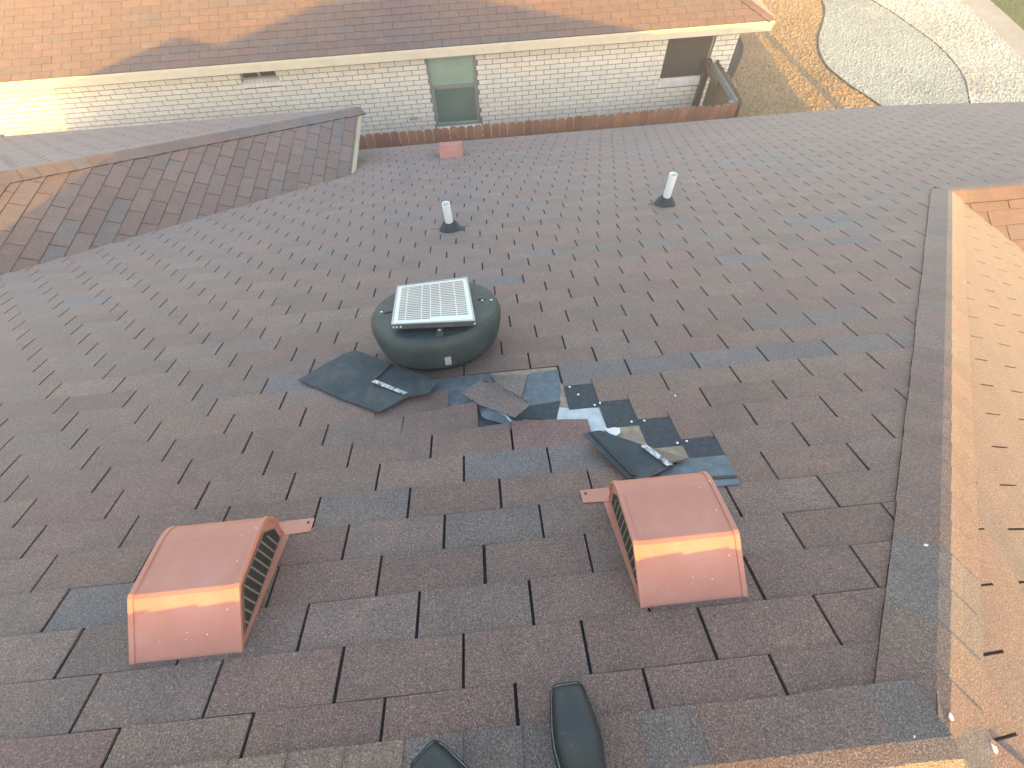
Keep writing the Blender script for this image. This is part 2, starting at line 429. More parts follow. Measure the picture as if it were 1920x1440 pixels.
# caps
cap_run("hip_cap", A, H1, RM.N, PR.N, house, 41, start=.03)
cap_run("ridge_cap", Vector((A2.x, A2.y, A2.z)), A + Vector((.03, 0, 0)), RM.N, PB.N, house, 42, lift=.016)
cap_run("hip_cap", A, A + (bc - A).normalized() * 3.0, PR.N, PB.N, house, 43)
cap_run("ridge_cap", H1 - Vector((.02, 0, 0)), RE, RM.N, PV.N, house, 44, lift=.014)
cap_run("hip_cap", AP, cornL, PL.N, PH.N, house, 45, w=.135)
cap_run("hip_cap", AP, cW, PW.N, PH.N, house, 46)
cap_run("hip_cap", A2, J, RM.N, PW.N, house, 47)
cap_run("ridge_cap", J, AP, PL.N, PW.N, house, 48)
cap_run("hip_cap", RE, on(RM, 7.5, 5.49), RM.N, PE.N, house, 49)
# eave boards
def board(name, pts, h, parent, th=.03, m=M_CREAM, inward=None):
    for a, b_ in zip(pts[:-1], pts[1:]):
        a, b_ = Vector(a), Vector(b_)
        d = (b_ - a); nrm = Vector((d.y, -d.x, 0)).normalized() * th
        if inward is not None and nrm.dot(inward) < 0: nrm = -nrm
        bm = MB(); dn = Vector((0, 0, -h))
        bm.prism([a + dn, b_ + dn, b_ + nrm + dn, a + nrm + dn], [a, b_, b_ + nrm, a + nrm]); bm.build(name, m, parent)
dz = Vector((0, 0, -.012))
fa = on(PL, eL, eL + 6.84); fb = cornL
board("fascia", [fa + dz + Vector((.012, 0, 0)), fb + dz + Vector((.012, .01, 0))], .085, house, inward=Vector((-1, 0, 0)))
board("fascia", [on(PH, -6.27, 6.62) + dz, cornL + dz + Vector((.02, .0, 0))], .15, house, inward=Vector((0, -1, 0)))
board("fascia", [on(RM, -1.95, 6.60) + dz, on(RM, 5.5, 6.60) + dz, on(RM, 6.3, 6.43) + dz, on(RM, 7.38, 6.03) + dz], .15, house, inward=Vector((0, -1, 0)))
# walls of the house under the roof
def walls(name, x0, x1, y0, y1, z0, z1, parent):
    b = MB(); b.box(x0, x1, y0, y1, z0, z1); return b.build(name, M_BRICK2, parent)
def brick_proc():
    m, t, b = mat("brown_brick_wall")
    br = N(t, "ShaderNodeTexBrick"); br.inputs["Scale"].default_value = 4
    br.inputs["Color1"].default_value = (.30, .17, .12, 1); br.inputs["Color2"].default_value = (.24, .13, .09, 1); br.inputs["Mortar"].default_value = (.4, .38, .34, 1)
    t.links.new(coords(t), br.inputs["Vector"]); t.links.new(br.outputs[0], b.inputs["Base Color"]); b.inputs["Roughness"].default_value = .9; return m
M_BRICK2 = brick_proc()
walls("wall", -6.2, 7.85, -5.9, 2.2, -4.9, -2.95, house)
walls("wall", -1.9, 7.85, 2.2, 6.25, -4.9, -2.95, house)
walls("wall", -6.5, -1.9, 2.2, 6.25, -4.9, -2.32, house)
b = MB(); b.prism([Vector((-6.72, 6.75, -2.36)), Vector((-6.5, 6.75, -2.36)), Vector((-6.5, 6.75, -4.9)), Vector((-7.6, 6.75, -4.9)), Vector((-7.55, 6.75, -4.0))],
                  [Vector((-6.72, 6.6, -2.36)), Vector((-6.5, 6.6, -2.36)), Vector((-6.5, 6.6, -4.9)), Vector((-7.6, 6.6, -4.9)), Vector((-7.55, 6.6, -4.0))]); b.build("shadow_wedge", M_BRICK2, house)  # unseen wedge added to slope the shadow edge on the neighbour's wall
b = MB(); b.box(8.40, 8.59, 6.28, 6.44, -4.9, -2.74); b.build("porch_post", M_CREAM, house)

# ---------------------------------------------------------------- the torn patch (pieces lying in the main slope)
def plate(b, pts, th=.003, mi=0, col=(1, 1, 1), pl=RM):
    top = [pl.pt(u, v, n) for u, v, n in pts]; bot = [pl.pt(u, v, max(n - th, .0002)) for u, v, n in pts]
    b.prism(bot, top, mi, col)
def rect(u0, u1, v0, v1, n): return [(u0 * TU, v0 * TV, n), (u1 * TU, v0 * TV, n), (u1 * TU, v1 * TV, n), (u0 * TU, v1 * TV, n)]
b = MB(); plate(b, rect(.30, 1.76, 6.0, 10.0, .0009), .0006); plate(b, rect(-2.47, .52, 8.0, 11.0, .0007), .0004); b.build("roof_deck", M_DECK, main)
b = MB(); plate(b, [(.085, .96, .0016), (.2, .925, .0016), (.262, .935, .0016), (.286, .968, .0016), (.279, 1.086, .0016), (.17, 1.099, .0016), (.085, 1.125, .0016)], .0008); b.build("underlay", M_FELT, main)
b = MB()
for r, L_ in ((10, .54), (9, .94), (8, 1.34), (7, 1.74), (6, 2.14)):
    plate(b, [(L_ * TU - .002, (r - 1.42) * TV, .0022), ((L_ + .46) * TU, (r - 1.42) * TV, .0022), ((L_ + .46) * TU, (r - .20) * TV, .0034), (L_ * TU, (r - .20) * TV, .0034)], .0016)
b.build("shingle_headlap", M_HEAD, main)
cols = {10: PAL[4], 9: PAL[1], 8: PAL[0], 7: PAL[7]}
for r, L_ in ((10, .54), (9, .94), (8, 1.34), (7, 1.74)):
    b = MB(); plate(b, [((L_ + .014) * TU, (r - .21) * TV, .0052), ((L_ + .41) * TU, (r - .21) * TV, .0052), ((L_ + .41) * TU, (r + .02) * TV, .005), ((L_ + .014) * TU, (r + .02) * TV, .005)], .003, 0, cols[r]); b.build("shingle_butt_strip", M_SH, main)
b = MB()
plate(b, [(-.02, 1.195, .003), (.024, 1.36, .0035), (.163, 1.372, .0035), (.150, 1.22, .003), (.10, 1.035, .003), (-.04, 1.07, .003)], .0022)
plate(b, [(-.45, 1.30, .003), (-.44, 1.392, .0032), (-.14, 1.392, .0032), (-.12, 1.27, .003), (-.20, 1.14, .003), (-.34, 1.20, .003)], .0022)
b.build("exposed_underlay", M_UNDER_L, main)
b = MB(); plate(b, [(-.04, 1.07, .0044), (-.02, 1.135, .0044), (.137, 1.15, .0044), (.10, 1.03, .0044)], .0012)
plate(b, [(-.30, 1.0, .0035), (-.22, 1.19, .0035), (-.02, 1.19, .0035), (-.03, 1.0, .0035)], .003)
b.build("shingle_headlap", M_HEAD, main)
def lifted(u0, v0, pts, tint):
    b = MB(); n0 = .0046
    bot = []; top = []
    # bent tab: flat where it is nailed, curling up towards its lower edge
    ua, ub = u0 * TU + .0042, (u0 + 1) * TU - .0042; va = v0 * TV + .002
    (vl, nl), (vr, nr) = pts
    st = 6; rows = []
    for k in range(st + 1):
        t = k / st
        rows.append([(ua + (ub - ua) * q / 6, va + ((vl + (vr - vl) * q / 6) * TV - va) * t, n0 + ((nl + (nr - nl) * (q / 6) ** 1.3) - n0) * t ** 1.6) for q in range(7)])
    for a, c_ in zip(rows[:-1], rows[1:]):
        for q in range(6):
            quad = [a[q], a[q + 1], c_[q + 1], c_[q]]
            plate(b, quad, .0042, 0, tint)
    return b.build("lifted_tab", [M_SH], main)
lifted(-1.66, 8, ((9.02, .014), (9.08, .042)), PAL[1])
lifted(-2.06, 9, ((10.02, .012), (10.05, .022)), PAL[7])
lifted(-.26, 7, ((8.02, .036), (8.0, .010)), PAL[2])
lifted(-1.26, 7, ((8.0, .009), (8.02, .032)), PAL[0])
# lone tab left standing above the patch
b = MB(); plate(b, [(-.139, 1.365, .013), (.018, 1.335, .016), (-.023, 1.180, .012), (-.113, 1.277, .012)], .006, 0, (.215, .165, .135)); b.build("leftover_tab", M_SH, main)
for u, v in ((.19, 1.234), (.268, 1.10), (.292, 1.11), (.385, .981), (.434, .98), (.514, .846), (.55, .85), (.216, 1.178)):
    b = MB(); n = 8
    ring = [(u + .0045 * math.cos(2 * math.pi * k / n), v + .0045 * math.sin(2 * math.pi * k / n)) for k in range(n)]
    b.prism([RM.pt(x, y, .001) for x, y in ring], [RM.pt(x, y, .0062) for x, y in ring]); b.build("roofing_nail", M_BOLT, main)

def flap(name, pts, mats, label, cat, extra=(), th=.004, sub=3, rough=.004, seed=1, under=None):
    """a loose shingle: a bent, slightly wavy sheet of real thickness; extra = parts lying on it"""
    rnd = random.Random(seed)
    bm = bmesh.new()
    vs = [bm.verts.new(RM.pt(u, v, n)) for u, v, n in pts]
    f = bm.faces.new(vs); f.normal_update()
    if f.normal.dot(RM.N) < 0: f.normal_flip()
    bmesh.ops.triangulate(bm, faces=[f], ngon_method='EAR_CLIP')
    for _ in range(sub): bmesh.ops.subdivide_edges(bm, edges=[e for e in bm.edges if e.calc_length() > .035], cuts=1, use_grid_fill=True)
    bmesh.ops.triangulate(bm, faces=bm.faces)
    from mathutils import noise as mn
    for v in bm.verts:
        v.co += RM.N * (mn.noise(v.co * 9 + Vector((seed, 0, 0))) * rough)
        if v.is_boundary: v.co += Vector((rnd.uniform(-1, 1), rnd.uniform(-1, 1), 0)) * .0012
    bmesh.ops.recalc_face_normals(bm, faces=bm.faces)
    for q in bm.faces:
        if q.normal.dot(RM.N) < 0: q.normal_flip()
    me = bpy.data.meshes.new(name); c0 = RM.pt(sum(p[0] for p in pts) / len(pts), sum(p[1] for p in pts) / len(pts), 0)
    bmesh.ops.translate(bm, verts=bm.verts, vec=-c0)
    bm.to_mesh(me); bm.free()
    for m in (mats if isinstance(mats, (list, tuple)) else [mats]): me.materials.append(m)
    at = me.attributes.new("tint", 'FLOAT_COLOR', 'FACE'); at.data.foreach_set("color", [.19, .135, .115, 1] * len(me.polygons))
    o = bpy.data.objects.new(name, me); COL.objects.link(o); o.location = c0
    s = o.modifiers.new("thickness", 'SOLIDIFY'); s.thickness = th; s.offset = -1
    if len(me.materials) > 1: s.material_offset = 1; s.material_offset_rim = 1
    tag(o, label, cat, "loose torn shingles")
    for nm, pp, mm in extra:
        e = MB(); plate(e, pp, .003); e.build(nm, mm, o)
    return o
flap("torn_shingle", [(-1.023, 1.468, .018), (-.92, 1.578, .024), (-.846, 1.648, .026), (-.787, 1.657, .028), (-.594, 1.5, .036), (-.369, 1.315, .042), (-.41, 1.243, .04), (-.495, 1.243, .034), (-.61, 1.175, .02), (-.738, 1.257, .018)],
     M_UNDER, "dark upside-down shingle lying below and left of the round fan hood", "shingle",
     extra=[("adhesive_tape", [(-.665, 1.362, .042), (-.653, 1.376, .043), (-.494, 1.256, .044), (-.512, 1.247, .043)], M_FOIL),
            ("tar_strip", [(-.598, 1.496, .041), (-.59, 1.491, .041), (-.655, 1.383, .041), (-.665, 1.389, .041)], M_TAR)], seed=3, rough=.002)
flap("torn_shingle", [(-.267, 1.207, .05), (-.182, 1.281, .06), (-.112, 1.201, .082), (.008, 1.058, .078), (-.016, 1.045, .07), (-.061, 1.024, .05), (-.078, 1.043, .045), (-.2, 1.136, .04)],
     [M_SH, M_UNDER], "brown granule-side-up shingle buckled up in the middle of the torn patch", "shingle", seed=5, rough=.004)
flap("torn_shingle", [(-.203, 1.164, .02), (-.168, 1.122, .032), (-.13, 1.103, .032), (-.09, 1.064, .03), (-.060, 1.034, .024), (-.064, .985, .012), (-.074, .99, .012), (-.104, 1.033, .014), (-.159, 1.064, .014), (-.19, 1.087, .014)],
     M_UNDER_L, "ragged grey torn shingle edge folded under the buckled brown shingle", "shingle",
     extra=[("torn_edge", [(-.165, 1.118, .036), (-.13, 1.1, .037), (-.09, 1.061, .035), (-.072, 1.022, .031), (-.08, 1.025, .031), (-.098, 1.058, .035), (-.134, 1.092, .037), (-.165, 1.111, .036)], M_FELT)], seed=6, rough=.003)
flap("torn_shingle", [(.176, .897, .05), (.241, .907, .05), (.368, .832, .034), (.47, .775, .024), (.45, .72, .03), (.342, .682, .024), (.291, .694, .02)],
     M_UNDER, "dark folded shingle flap with a torn white tape strip above the right roof vent", "shingle",
     extra=[("adhesive_tape", [(.368, .818, .039), (.388, .823, .039), (.447, .722, .036), (.427, .718, .036)], M_FOIL),
            ("tar_strip", [(.2, .897, .055), (.213, .895, .055), (.318, .700, .0275), (.304, .698, .0275)], M_TAR)], seed=7, rough=.0015)
flap("torn_shingle", [(.368, .832, .036), (.515, .753, .022), (.45, .735, .030)], [M_SH, M_UNDER], "small brown folded shingle corner beside the white tape of the dark flap", "shingle", seed=8, rough=.001, th=.003)
flap("torn_shingle", [(.40, .72, .013), (.522, .757, .012), (.655, .760, .012), (.640, .630, .013), (.558, .630, .013), (.40, .64, .013)], M_UNDER_L,
     "flat slate-grey upside-down shingle just above the right roof vent", "shingle",
     extra=[("tar_strip", [(.535, .673, .0155), (.643, .666, .0155), (.642, .655, .0155), (.536, .661, .0155)], M_TAR)], seed=9, rough=.0006)
b = MB(); plate(b, [(.267, .967, .006), (.287, .955, .0075), (.312, .958, .008), (.333, .952, .006), (.326, .926, .005), (.307, .914, .005), (.287, .929, .0055)], .0012)
o = tag(b.build("paper_scrap", M_CHIP), "pale round paper scrap stuck on the exposed roof deck", "scrap"); set_origin(o, RM.pt(.3, .94, .004))
chips = [(1.031, .35, "near the middle of the right hip cap"), (.773, -.028, "at the sunlit foot of the right hip cap"), (.679, -.062, "in the shade on the ridge cap near the hip"), (.598, 1.103, "on a tab right of the torn patch"), (-1.106, 4.848, "on the far slope left of the pipes"), (.86, -.10, "in full sun at the bottom right of the roof")]
for q, (u, v, w_) in enumerate(chips):
    pl = RM if u < .75 else PR
    p = RM.pt(u, v, 0) if u < .75 else on(PR, u, RM.pt(u, v).y)
    if q == 0: p = RM.pt(u, v, 0); pl = RM
    rnd = random.Random(q); b = MB(); n = 7; R_ = .009 if q in (1, 5) else .0065
    ring = [(R_ * rnd.uniform(.5, 1.2) * math.cos(2 * math.pi * k / n), R_ * rnd.uniform(.5, 1.1) * math.sin(2 * math.pi * k / n) * .8) for k in range(n)]
    h0 = .0085 if q in (3, 4) else .0185
    b.prism([p + pl.U * x + pl.V * y + pl.N * h0 for x, y in ring], [p + pl.U * x + pl.V * y + pl.N * (h0 + .003) for x, y in ring])
    o = b.build("paint_chip", M_CHIP); set_origin(o, p); tag(o, "tiny white paint chip lying " + w_, "paint chip", "white chips on the roof")

# ---------------------------------------------------------------- roof vents
def box_vent(x0, label, s0=.270, flange_side=1, w=.281):
    base = RM.pt(x0 + w / 2, s0, .004)
    t = empty("roof_vent", base); tag(t, label, "roof vent", "terracotta box vents on the roof")
    prof = [(0, .002), (.108, .122), (.118, .128), (.270, .139), (.296, .1375), (.316, .132), (.333, .122), (.345, .107), (.353, .088), (.358, .06), (.360, .004)]
    b = MB()
    for (a, n1), (c_, n2) in zip(prof[:-1], prof[1:]):
        b.face([RM.pt(x0, s0 + a, n1), RM.pt(x0 + w, s0 + a, n1), RM.pt(x0 + w, s0 + c_, n2), RM.pt(x0, s0 + c_, n2)])
    o = b.build("hood", M_VENT, t, weld=True)
    sm = o.modifiers.new("thickness", 'SOLIDIFY'); sm.thickness = .0035; sm.offset = -1
    bv = o.modifiers.new("bevel", 'BEVEL'); bv.width = .003; bv.segments = 2; bv.limit_method = 'ANGLE'; bv.angle_limit = rad(20)
    # rolled seams down both edges
    for sx in (0, 1):
        xe = x0 + sx * w; b = MB(); ww = .011 if sx == 0 else -.011; xo = -.0025 if sx == 0 else .0025
        pr = prof[:-1]
        for (a, n1), (c_, n2) in zip(pr[:-1], pr[1:]):
            p1, p2, p3, p4 = RM.pt(xe + xo, s0 + a, n1 + .0035), RM.pt(xe + ww, s0 + a, n1 + .0035), RM.pt(xe + ww, s0 + c_, n2 + .0035), RM.pt(xe + xo, s0 + c_, n2 + .0035)
            dn = RM.N * .012
            b.prism([p1 - dn, p2 - dn, p3 - dn, p4 - dn], [p1, p2, p3, p4])
        b.build("edge_seam", M_VENT, t)
        # recessed side: solid border with a louvre opening
        xi = xe + (.006 if sx == 0 else -.006); q = -1 if sx == 0 else 1
        b = MB(); poly = [RM.pt(xi, s0 + a, n - .002) for a, n in prof]; b.face(poly if sx else poly[::-1]); b.build("side_panel", M_VENT, t)
        b = MB(); g = [(.045, .012), (.128, .103), (.290, .106), (.338, .060), (.338, .012)]
        poly = [RM.pt(xi + q * .0012, s0 + a, n) for a, n in g]; b.face(poly if sx else poly[::-1])
        gr = b.build("louver_grille", M_LOUV, t)
        b = MB()
        for k in range(1, 11):
            a = .045 + .293 * k / 11.0
            top = .012 + (a - .045) / .083 * .091 if a < .128 else (.103 if a < .29 else .106 - (a - .29) / .048 * .046)
            lean = .022
            p1, p2 = RM.pt(xi + q * .003, s0 + a - .003, .012), RM.pt(xi + q * .003, s0 + a + .003, .012)
            p3, p4 = RM.pt(xi + q * .003, s0 + a + .003 - lean * (top - .012) / .09, top), RM.pt(xi + q * .003, s0 + a - .003 - lean * (top - .012) / .09, top)
            b.face([p1, p2, p3, p4] if sx else [p4, p3, p2, p1])
        for a0, n0, a1, n1 in ((.045, .012, .338, .012), (.045, .012, .128, .103), (.128, .103, .290, .106), (.29, .106, .338, .06)):
            p1, p2 = RM.pt(xi + q * .0035, s0 + a0, n0), RM.pt(xi + q * .0035, s0 + a1, n1); up = RM.N * .005
            b.face([p1, p2, p2 + up, p1 + up] if sx else [p1 + up, p2 + up, p2, p1])
        b.build("louver_rib", M_RIB, gr)
    # base flange with the ear that shows beside the hood
    b = MB()
    plate(b, [(x0 - .002, s0 + .012, .0105), (x0 + w + .002, s0 + .012, .0105), (x0 + w + .022, s0 + .40, .0105), (x0 - .022, s0 + .40, .0105)], .002)
    fx = x0 + w if flange_side > 0 else x0
    e = .085 * flange_side
    ear = [(fx - .01 * flange_side, s0 + .345, .0120), (fx + e, s0 + .352, .0120), (fx + e, s0 + .402, .0120), (fx - .01 * flange_side, s0 + .402, .0120)]
    plate(b, ear if flange_side > 0 else ear[::-1], .0025)
    fl = b.build("flange", M_VENT, t)
    b = MB(); cx, cy = fx + e * .82, s0 + .386
    ring = [(cx + .0045 * math.cos(k), cy + .0045 * math.sin(k)) for k in [2 * math.pi * i / 8 for i in range(8)]]
    b.prism([RM.pt(x, y, .0115) for x, y in ring], [RM.pt(x, y, .0145) for x, y in ring]); b.build("nail_head", M_POST, fl)
    return t
box_vent(-1.112, "terracotta box vent at the left with its louvered right side showing")
box_vent(.209, "terracotta box vent at the right, below the torn shingles", flange_side=-1)
box_vent(-.578, "small distant terracotta vent at the far eave under the neighbour's window", s0=6.10, flange_side=-1)

# ---------------------------------------------------------------- solar attic fan
def lathe(b, cen, ax_u, ax_v, ax_n, prof, seg=56, mi=0, cap=True):
    rings = []
    for r, h in prof: rings.append([cen + ax_u * (r * math.cos(2 * math.pi * k / seg)) + ax_v * (r * math.sin(2 * math.pi * k / seg)) + ax_n * h for k in range(seg)])
    for a, c_ in zip(rings[:-1], rings[1:]):
        for k in range(seg): b.face([a[k], a[(k + 1) % seg], c_[(k + 1) % seg], c_[k]], mi)
    if cap: b.face(rings[-1], mi)
def bolt(parent, u, v, n, r=.006, h=.004, m=None, name="bolt", pl=RM):
    b = MB(); lathe(b, pl.pt(u, v, n), pl.U, pl.V, pl.N, [(r, 0), (r, h * .6), (r * .6, h)], 10); return b.build(name, m or M_BOLT, parent, smooth=False)
fx, fs = -.375, 1.685
fan = tag(empty("solar_attic_fan", RM.pt(fx, fs, .004)), "dark round attic fan hood with a white gridded solar panel on top", "attic fan")
b = MB(); lathe(b, RM.pt(fx, fs, .0095), RM.U, RM.V, RM.N, [(.245, 0), (.245, .002)], 40); b.build("flashing_ring", M_HOOD, fan)
b = MB(); lathe(b, RM.pt(fx, fs, .011), RM.U, RM.V, RM.N, [(.225, 0), (.225, .06)], 48); b.build("neck", M_LOUV, fan, smooth=True)
b = MB(); lathe(b, RM.pt(fx, fs, 0), RM.U, RM.V, RM.N, [(.262, .048), (.274, .042), (.285, .054), (.299, .10), (.308, .148), (.3085, .172), (.303, .192), (.294, .206), (.290, .2095)], 72, cap=False)
lathe(b, RM.pt(fx, fs, 0), RM.U, RM.V, RM.N, [(.2897, .2098), (.24, .2135), (.18, .217), (.10, .2205), (.0, .222)], 72, cap=False)
hood = b.build("hood", M_HOOD, fan, smooth=True, weld=True)
for a0 in (rad(6), rad(186)):
    d = Vector((math.cos(a0), math.sin(a0))); p = Vector((-d.y, d.x)) * .006
    pts = [(fx + d.x * .205 + p.x, fs + d.y * .205 + p.y, .220), (fx + d.x * .27 + p.x, fs + d.y * .27 + p.y, .2085), (fx + d.x * .27 - p.x, fs + d.y * .27 - p.y, .2085), (fx + d.x * .205 - p.x, fs + d.y * .205 - p.y, .220)]
    b = MB(); plate(b, pts, .012); b.build("seam_rib", M_LOUV, hood)
for a0, rr in ((rad(2), .268), (rad(0), .225), (rad(182), .252)): bolt(fan, fx + rr * math.cos(a0), fs + rr * math.sin(a0), .2205 if rr < .24 else .213)
# label-like clip at the foot of the hood
b = MB(); u0, v0 = fx + .055, fs - .3005
plate(b, [(u0 - .014, v0 - .006, .082), (u0 + .014, v0 - .003, .082), (u0 + .014, v0 + .004, .116), (u0 - .014, v0 + .001, .116)], .005); b.build("hood_clip", M_ALU, fan)
# panel
pu = [(-.559, 1.840), (-.219, 1.869), (-.187, 1.436), (-.541, 1.470)]
NP_T, NP_N = .262, .257
pl4 = [(u, v, NP_T if k < 2 else NP_N) for k, (u, v) in enumerate(pu)]
def bil(a, b_, n=0.0):                                   # a: left-right, b_: far-near
    l = [pl4[0][i] + (pl4[3][i] - pl4[0][i]) * b_ for i in range(3)]; r = [pl4[1][i] + (pl4[2][i] - pl4[1][i]) * b_ for i in range(3)]
    q = [l[i] + (r[i] - l[i]) * a for i in range(3)]; return (q[0], q[1], q[2] + n)
panel = empty("solar_panel", RM.pt(fx, 1.65, .24) - Vector(fan.location), None); panel.parent = fan
b = MB()
e = .012
outer = [bil(-e, -e), bil(1 + e, -e), bil(1 + e, 1 + e), bil(-e, 1 + e)]
b.prism([RM.pt(u, v, n - .024) for u, v, n in outer][::-1], [RM.pt(u, v, n - .002) for u, v, n in outer][::-1]); b.build("panel_frame", M_STEEL, panel)
b = MB()
for (a0, b0), (a1, b1) in (((-e, -e), (1 + e, 0.012)), ((-e, .988), (1 + e, 1 + e)), ((-e, 0.012), (.012, .988)), ((.988, .012), (1 + e, .988))):
    q = [bil(a0, b0, .002), bil(a1, b0, .002), bil(a1, b1, .002), bil(a0, b1, .002)]
    b.prism([RM.pt(u, v, n - .004) for u, v, n in q][::-1], [RM.pt(u, v, n) for u, v, n in q][::-1])
b.build("frame_lip", M_ALU, panel)
b = MB(); q = [bil(.012, .012), bil(.988, .012), bil(.988, .988), bil(.012, .988)]
b.face([RM.pt(u, v, n) for u, v, n in q][::-1]); b.build("backsheet", M_PBACK, panel)
b = MB(); nr, cuts = 20, [.055, .155, .355, .47, .60, .80, .945]
for r in range(nr):
    for c0, c1 in zip(cuts[:-1], cuts[1:]):
        if r == nr - 1 and c0 > .45: continue
        y0 = .06 + .87 * (r + .22) / nr; y1 = .06 + .87 * (r + .76) / nr
        q = [bil(c0 + .006, y0, .001), bil(c1 - .006, y0, .001), bil(c1 - .006, y1, .001), bil(c0 + .006, y1, .001)]
        b.face([RM.pt(u, v, n) for u, v, n in q][::-1])
b.build("solar_cells", M_CELL, panel)
for a, n_ in ((.01, -.012), (.05, -.012), (.1, -.012), (1.0, -.012)):
    u, v, n = bil(a, 1 + e, n_); bb = MB(); lathe(bb, RM.pt(u, v - .001, n), RM.U, RM.N, -RM.V, [(.005, 0), (.005, .003), (.003, .004)], 8); bb.build("bolt", M_BOLT, panel)
b = MB(); plate(b, [(fx + .02, 1.405, .213), (fx + .05, 1.405, .213), (fx + .05, 1.47, .232), (fx + .02, 1.47, .232)], .006); br = b.build("bracket", M_STEEL, fan); bolt(br, fx + .035, 1.435, .224, .007, .006)

# ---------------------------------------------------------------- plumbing vent pipes
def vent_pipe(u, v, h, label, extra=False):
    base = RM.pt(u, v, .004); t = empty("vent_pipe", base); tag(t, label, "vent pipe", "white plumbing pipes through the roof")
    X, Y, Z = Vector((1, 0, 0)), Vector((0, 1, 0)), Vector((0, 0, 1))
    b = MB(); lathe(b, base - Z * .02, X, Y, Z, [(.031, 0), (.031, h + .02), (.026, h + .02), (.026, h - .12)], 32, cap=False)
    b.face([base + X * (.026 * math.cos(k)) + Y * (.026 * math.sin(k)) + Z * (h - .12) for k in [2 * math.pi * i / 24 for i in range(24)]])
    b.build("pipe", M_PVC, t, smooth=False)
    b = MB()
    mid = lambda f, h_: base + Z * h_ * f
    segs = 32; rings = []
    for r, n, zf in ((.088, .004, 0), (.086, .012, 0), (.074, .034, .0), (.062, .052, .012), (.050, .058, .03), (.037, .06, .042), (.0335, .058, .052)):
        rings.append([base + RM.U * (r * math.cos(2 * math.pi * k / segs)) + RM.V * (r * math.sin(2 * math.pi * k / segs)) + RM.N * n * .75 + Z * zf * .75 for k in range(segs)])
    for a, c_ in zip(rings[:-1], rings[1:]):
        for k in range(segs): b.face([a[k], a[(k + 1) % segs], c_[(k + 1) % segs], c_[k]])
    b.build("rubber_boot", M_BOOTR, t, smooth=True, weld=True)
    b = MB()
    if extra:
        plate(b, [(u - .03, v - .06, .0098), (u + .115, v - .055, .0098), (u + .122, v + .03, .0098), (u - .03, v + .06, .0098)], .004)
        plate(b, [(u - .155, v + .022, .0098), (u + .165, v + .022, .0098), (u + .165, v + .034, .0098), (u - .155, v + .034, .0098)], .004)
    else:
        plate(b, [(u - .125, v + .005, .0098), (u - .06, v - .05, .0098), (u + .06, v - .06, .0098), (u + .06, v + .07, .0098), (u - .125, v + .045, .0098)], .004)
    b.build("base_flange", M_BOOTR, t)
vent_pipe(-.378, 3.40, .243, "white vent pipe with black boot, nearer and left of the two", True)
vent_pipe(1.392, 3.545, .280, "white vent pipe with black boot, farther and right of the two")

# ---------------------------------------------------------------- neighbour's house
GZ = -4.9
WY = 8.95
nb = tag(empty("white_brick_house", (0, WY, GZ)), "neighbouring white brick house with an orange-brown shingle roof", "house")
rnd = random.Random(5)
openings = [(-.835, .015, -3.905, -2.60), (3.315, 4.155, -3.36, -2.60), (-3.93, -3.335, -2.835, -2.60)]
sills = [(-.86, .04, -4.025, -3.905), (3.30, 4.17, -3.49, -3.36), (-3.95, -3.32, -2.93, -2.835)]
b = MB()
xL, xR = -11.0, 4.55
def cut(x0, x1, z0, z1):
    """pieces of a brick left after the openings"""
    seg = [(x0, x1)]
    for ox0, ox1, oz0, oz1 in openings + sills:
        if z1 <= oz0 + .005 or z0 >= oz1 - .005: continue
        ns = []
        for a, c_ in seg:
            if c_ <= ox0 or a >= ox1: ns.append((a, c_)); continue
            if a < ox0 - .01: ns.append((a, ox0))
            if c_ > ox1 + .01: ns.append((ox1, c_))
        seg = ns
    return seg
z = -2.725; row = 0; BH, BL = .080, .254
while z > GZ - .05:
    z0, z1 = z - BH + .0125, z
    x = xL - (BL / 2 if row % 2 else 0) + rnd.uniform(-.012, .012)
    while x < xR:
        a, c_ = max(x, xL), min(x + BL - .0125, xR)
        x += BL
        if c_ - a < .02: continue
        for p, q in cut(a, c_, z0, z1):
            if q - p < .02: continue
            k = rnd.uniform(.97, 1.03); w_ = rnd.uniform(-.008, .008)
            col = ((.82 + w_) * k, .79 * k, (.69 - w_) * k)
            d = rnd.uniform(-.002, .002); t = rnd.uniform(-.0015, .0015)
            b.prism([Vector((p, WY + .02, z0)), Vector((q, WY + .02, z0)), Vector((q, WY + .02, z1)), Vector((p, WY + .02, z1))],
                    [Vector((p, WY + d, z0)), Vector((q, WY + d + t, z0)), Vector((q, WY + d + t, z1)), Vector((p, WY + d, z1))], 0, col, caps=(False, True))
    z -= BH; row += 1
x = xL                                                   # soldier course under the eave
while x < xR - .07:
    for p, q in cut(x, x + .072, -2.715, -2.55):
        k = rnd.uniform(.88, 1.04); col = (.80 * k, .78 * k, .71 * k); d = rnd.uniform(-.002, .002)
        b.prism([Vector((p, WY + .02, -2.715)), Vector((q, WY + .02, -2.715)), Vector((q, WY + .02, -2.50)), Vector((p, WY + .02, -2.50))],
                [Vector((p, WY + d, -2.715)), Vector((q, WY + d, -2.715)), Vector((q, WY + d, -2.50)), Vector((p, WY + d, -2.50))], 0, col, caps=(False, True))
    x += .0825
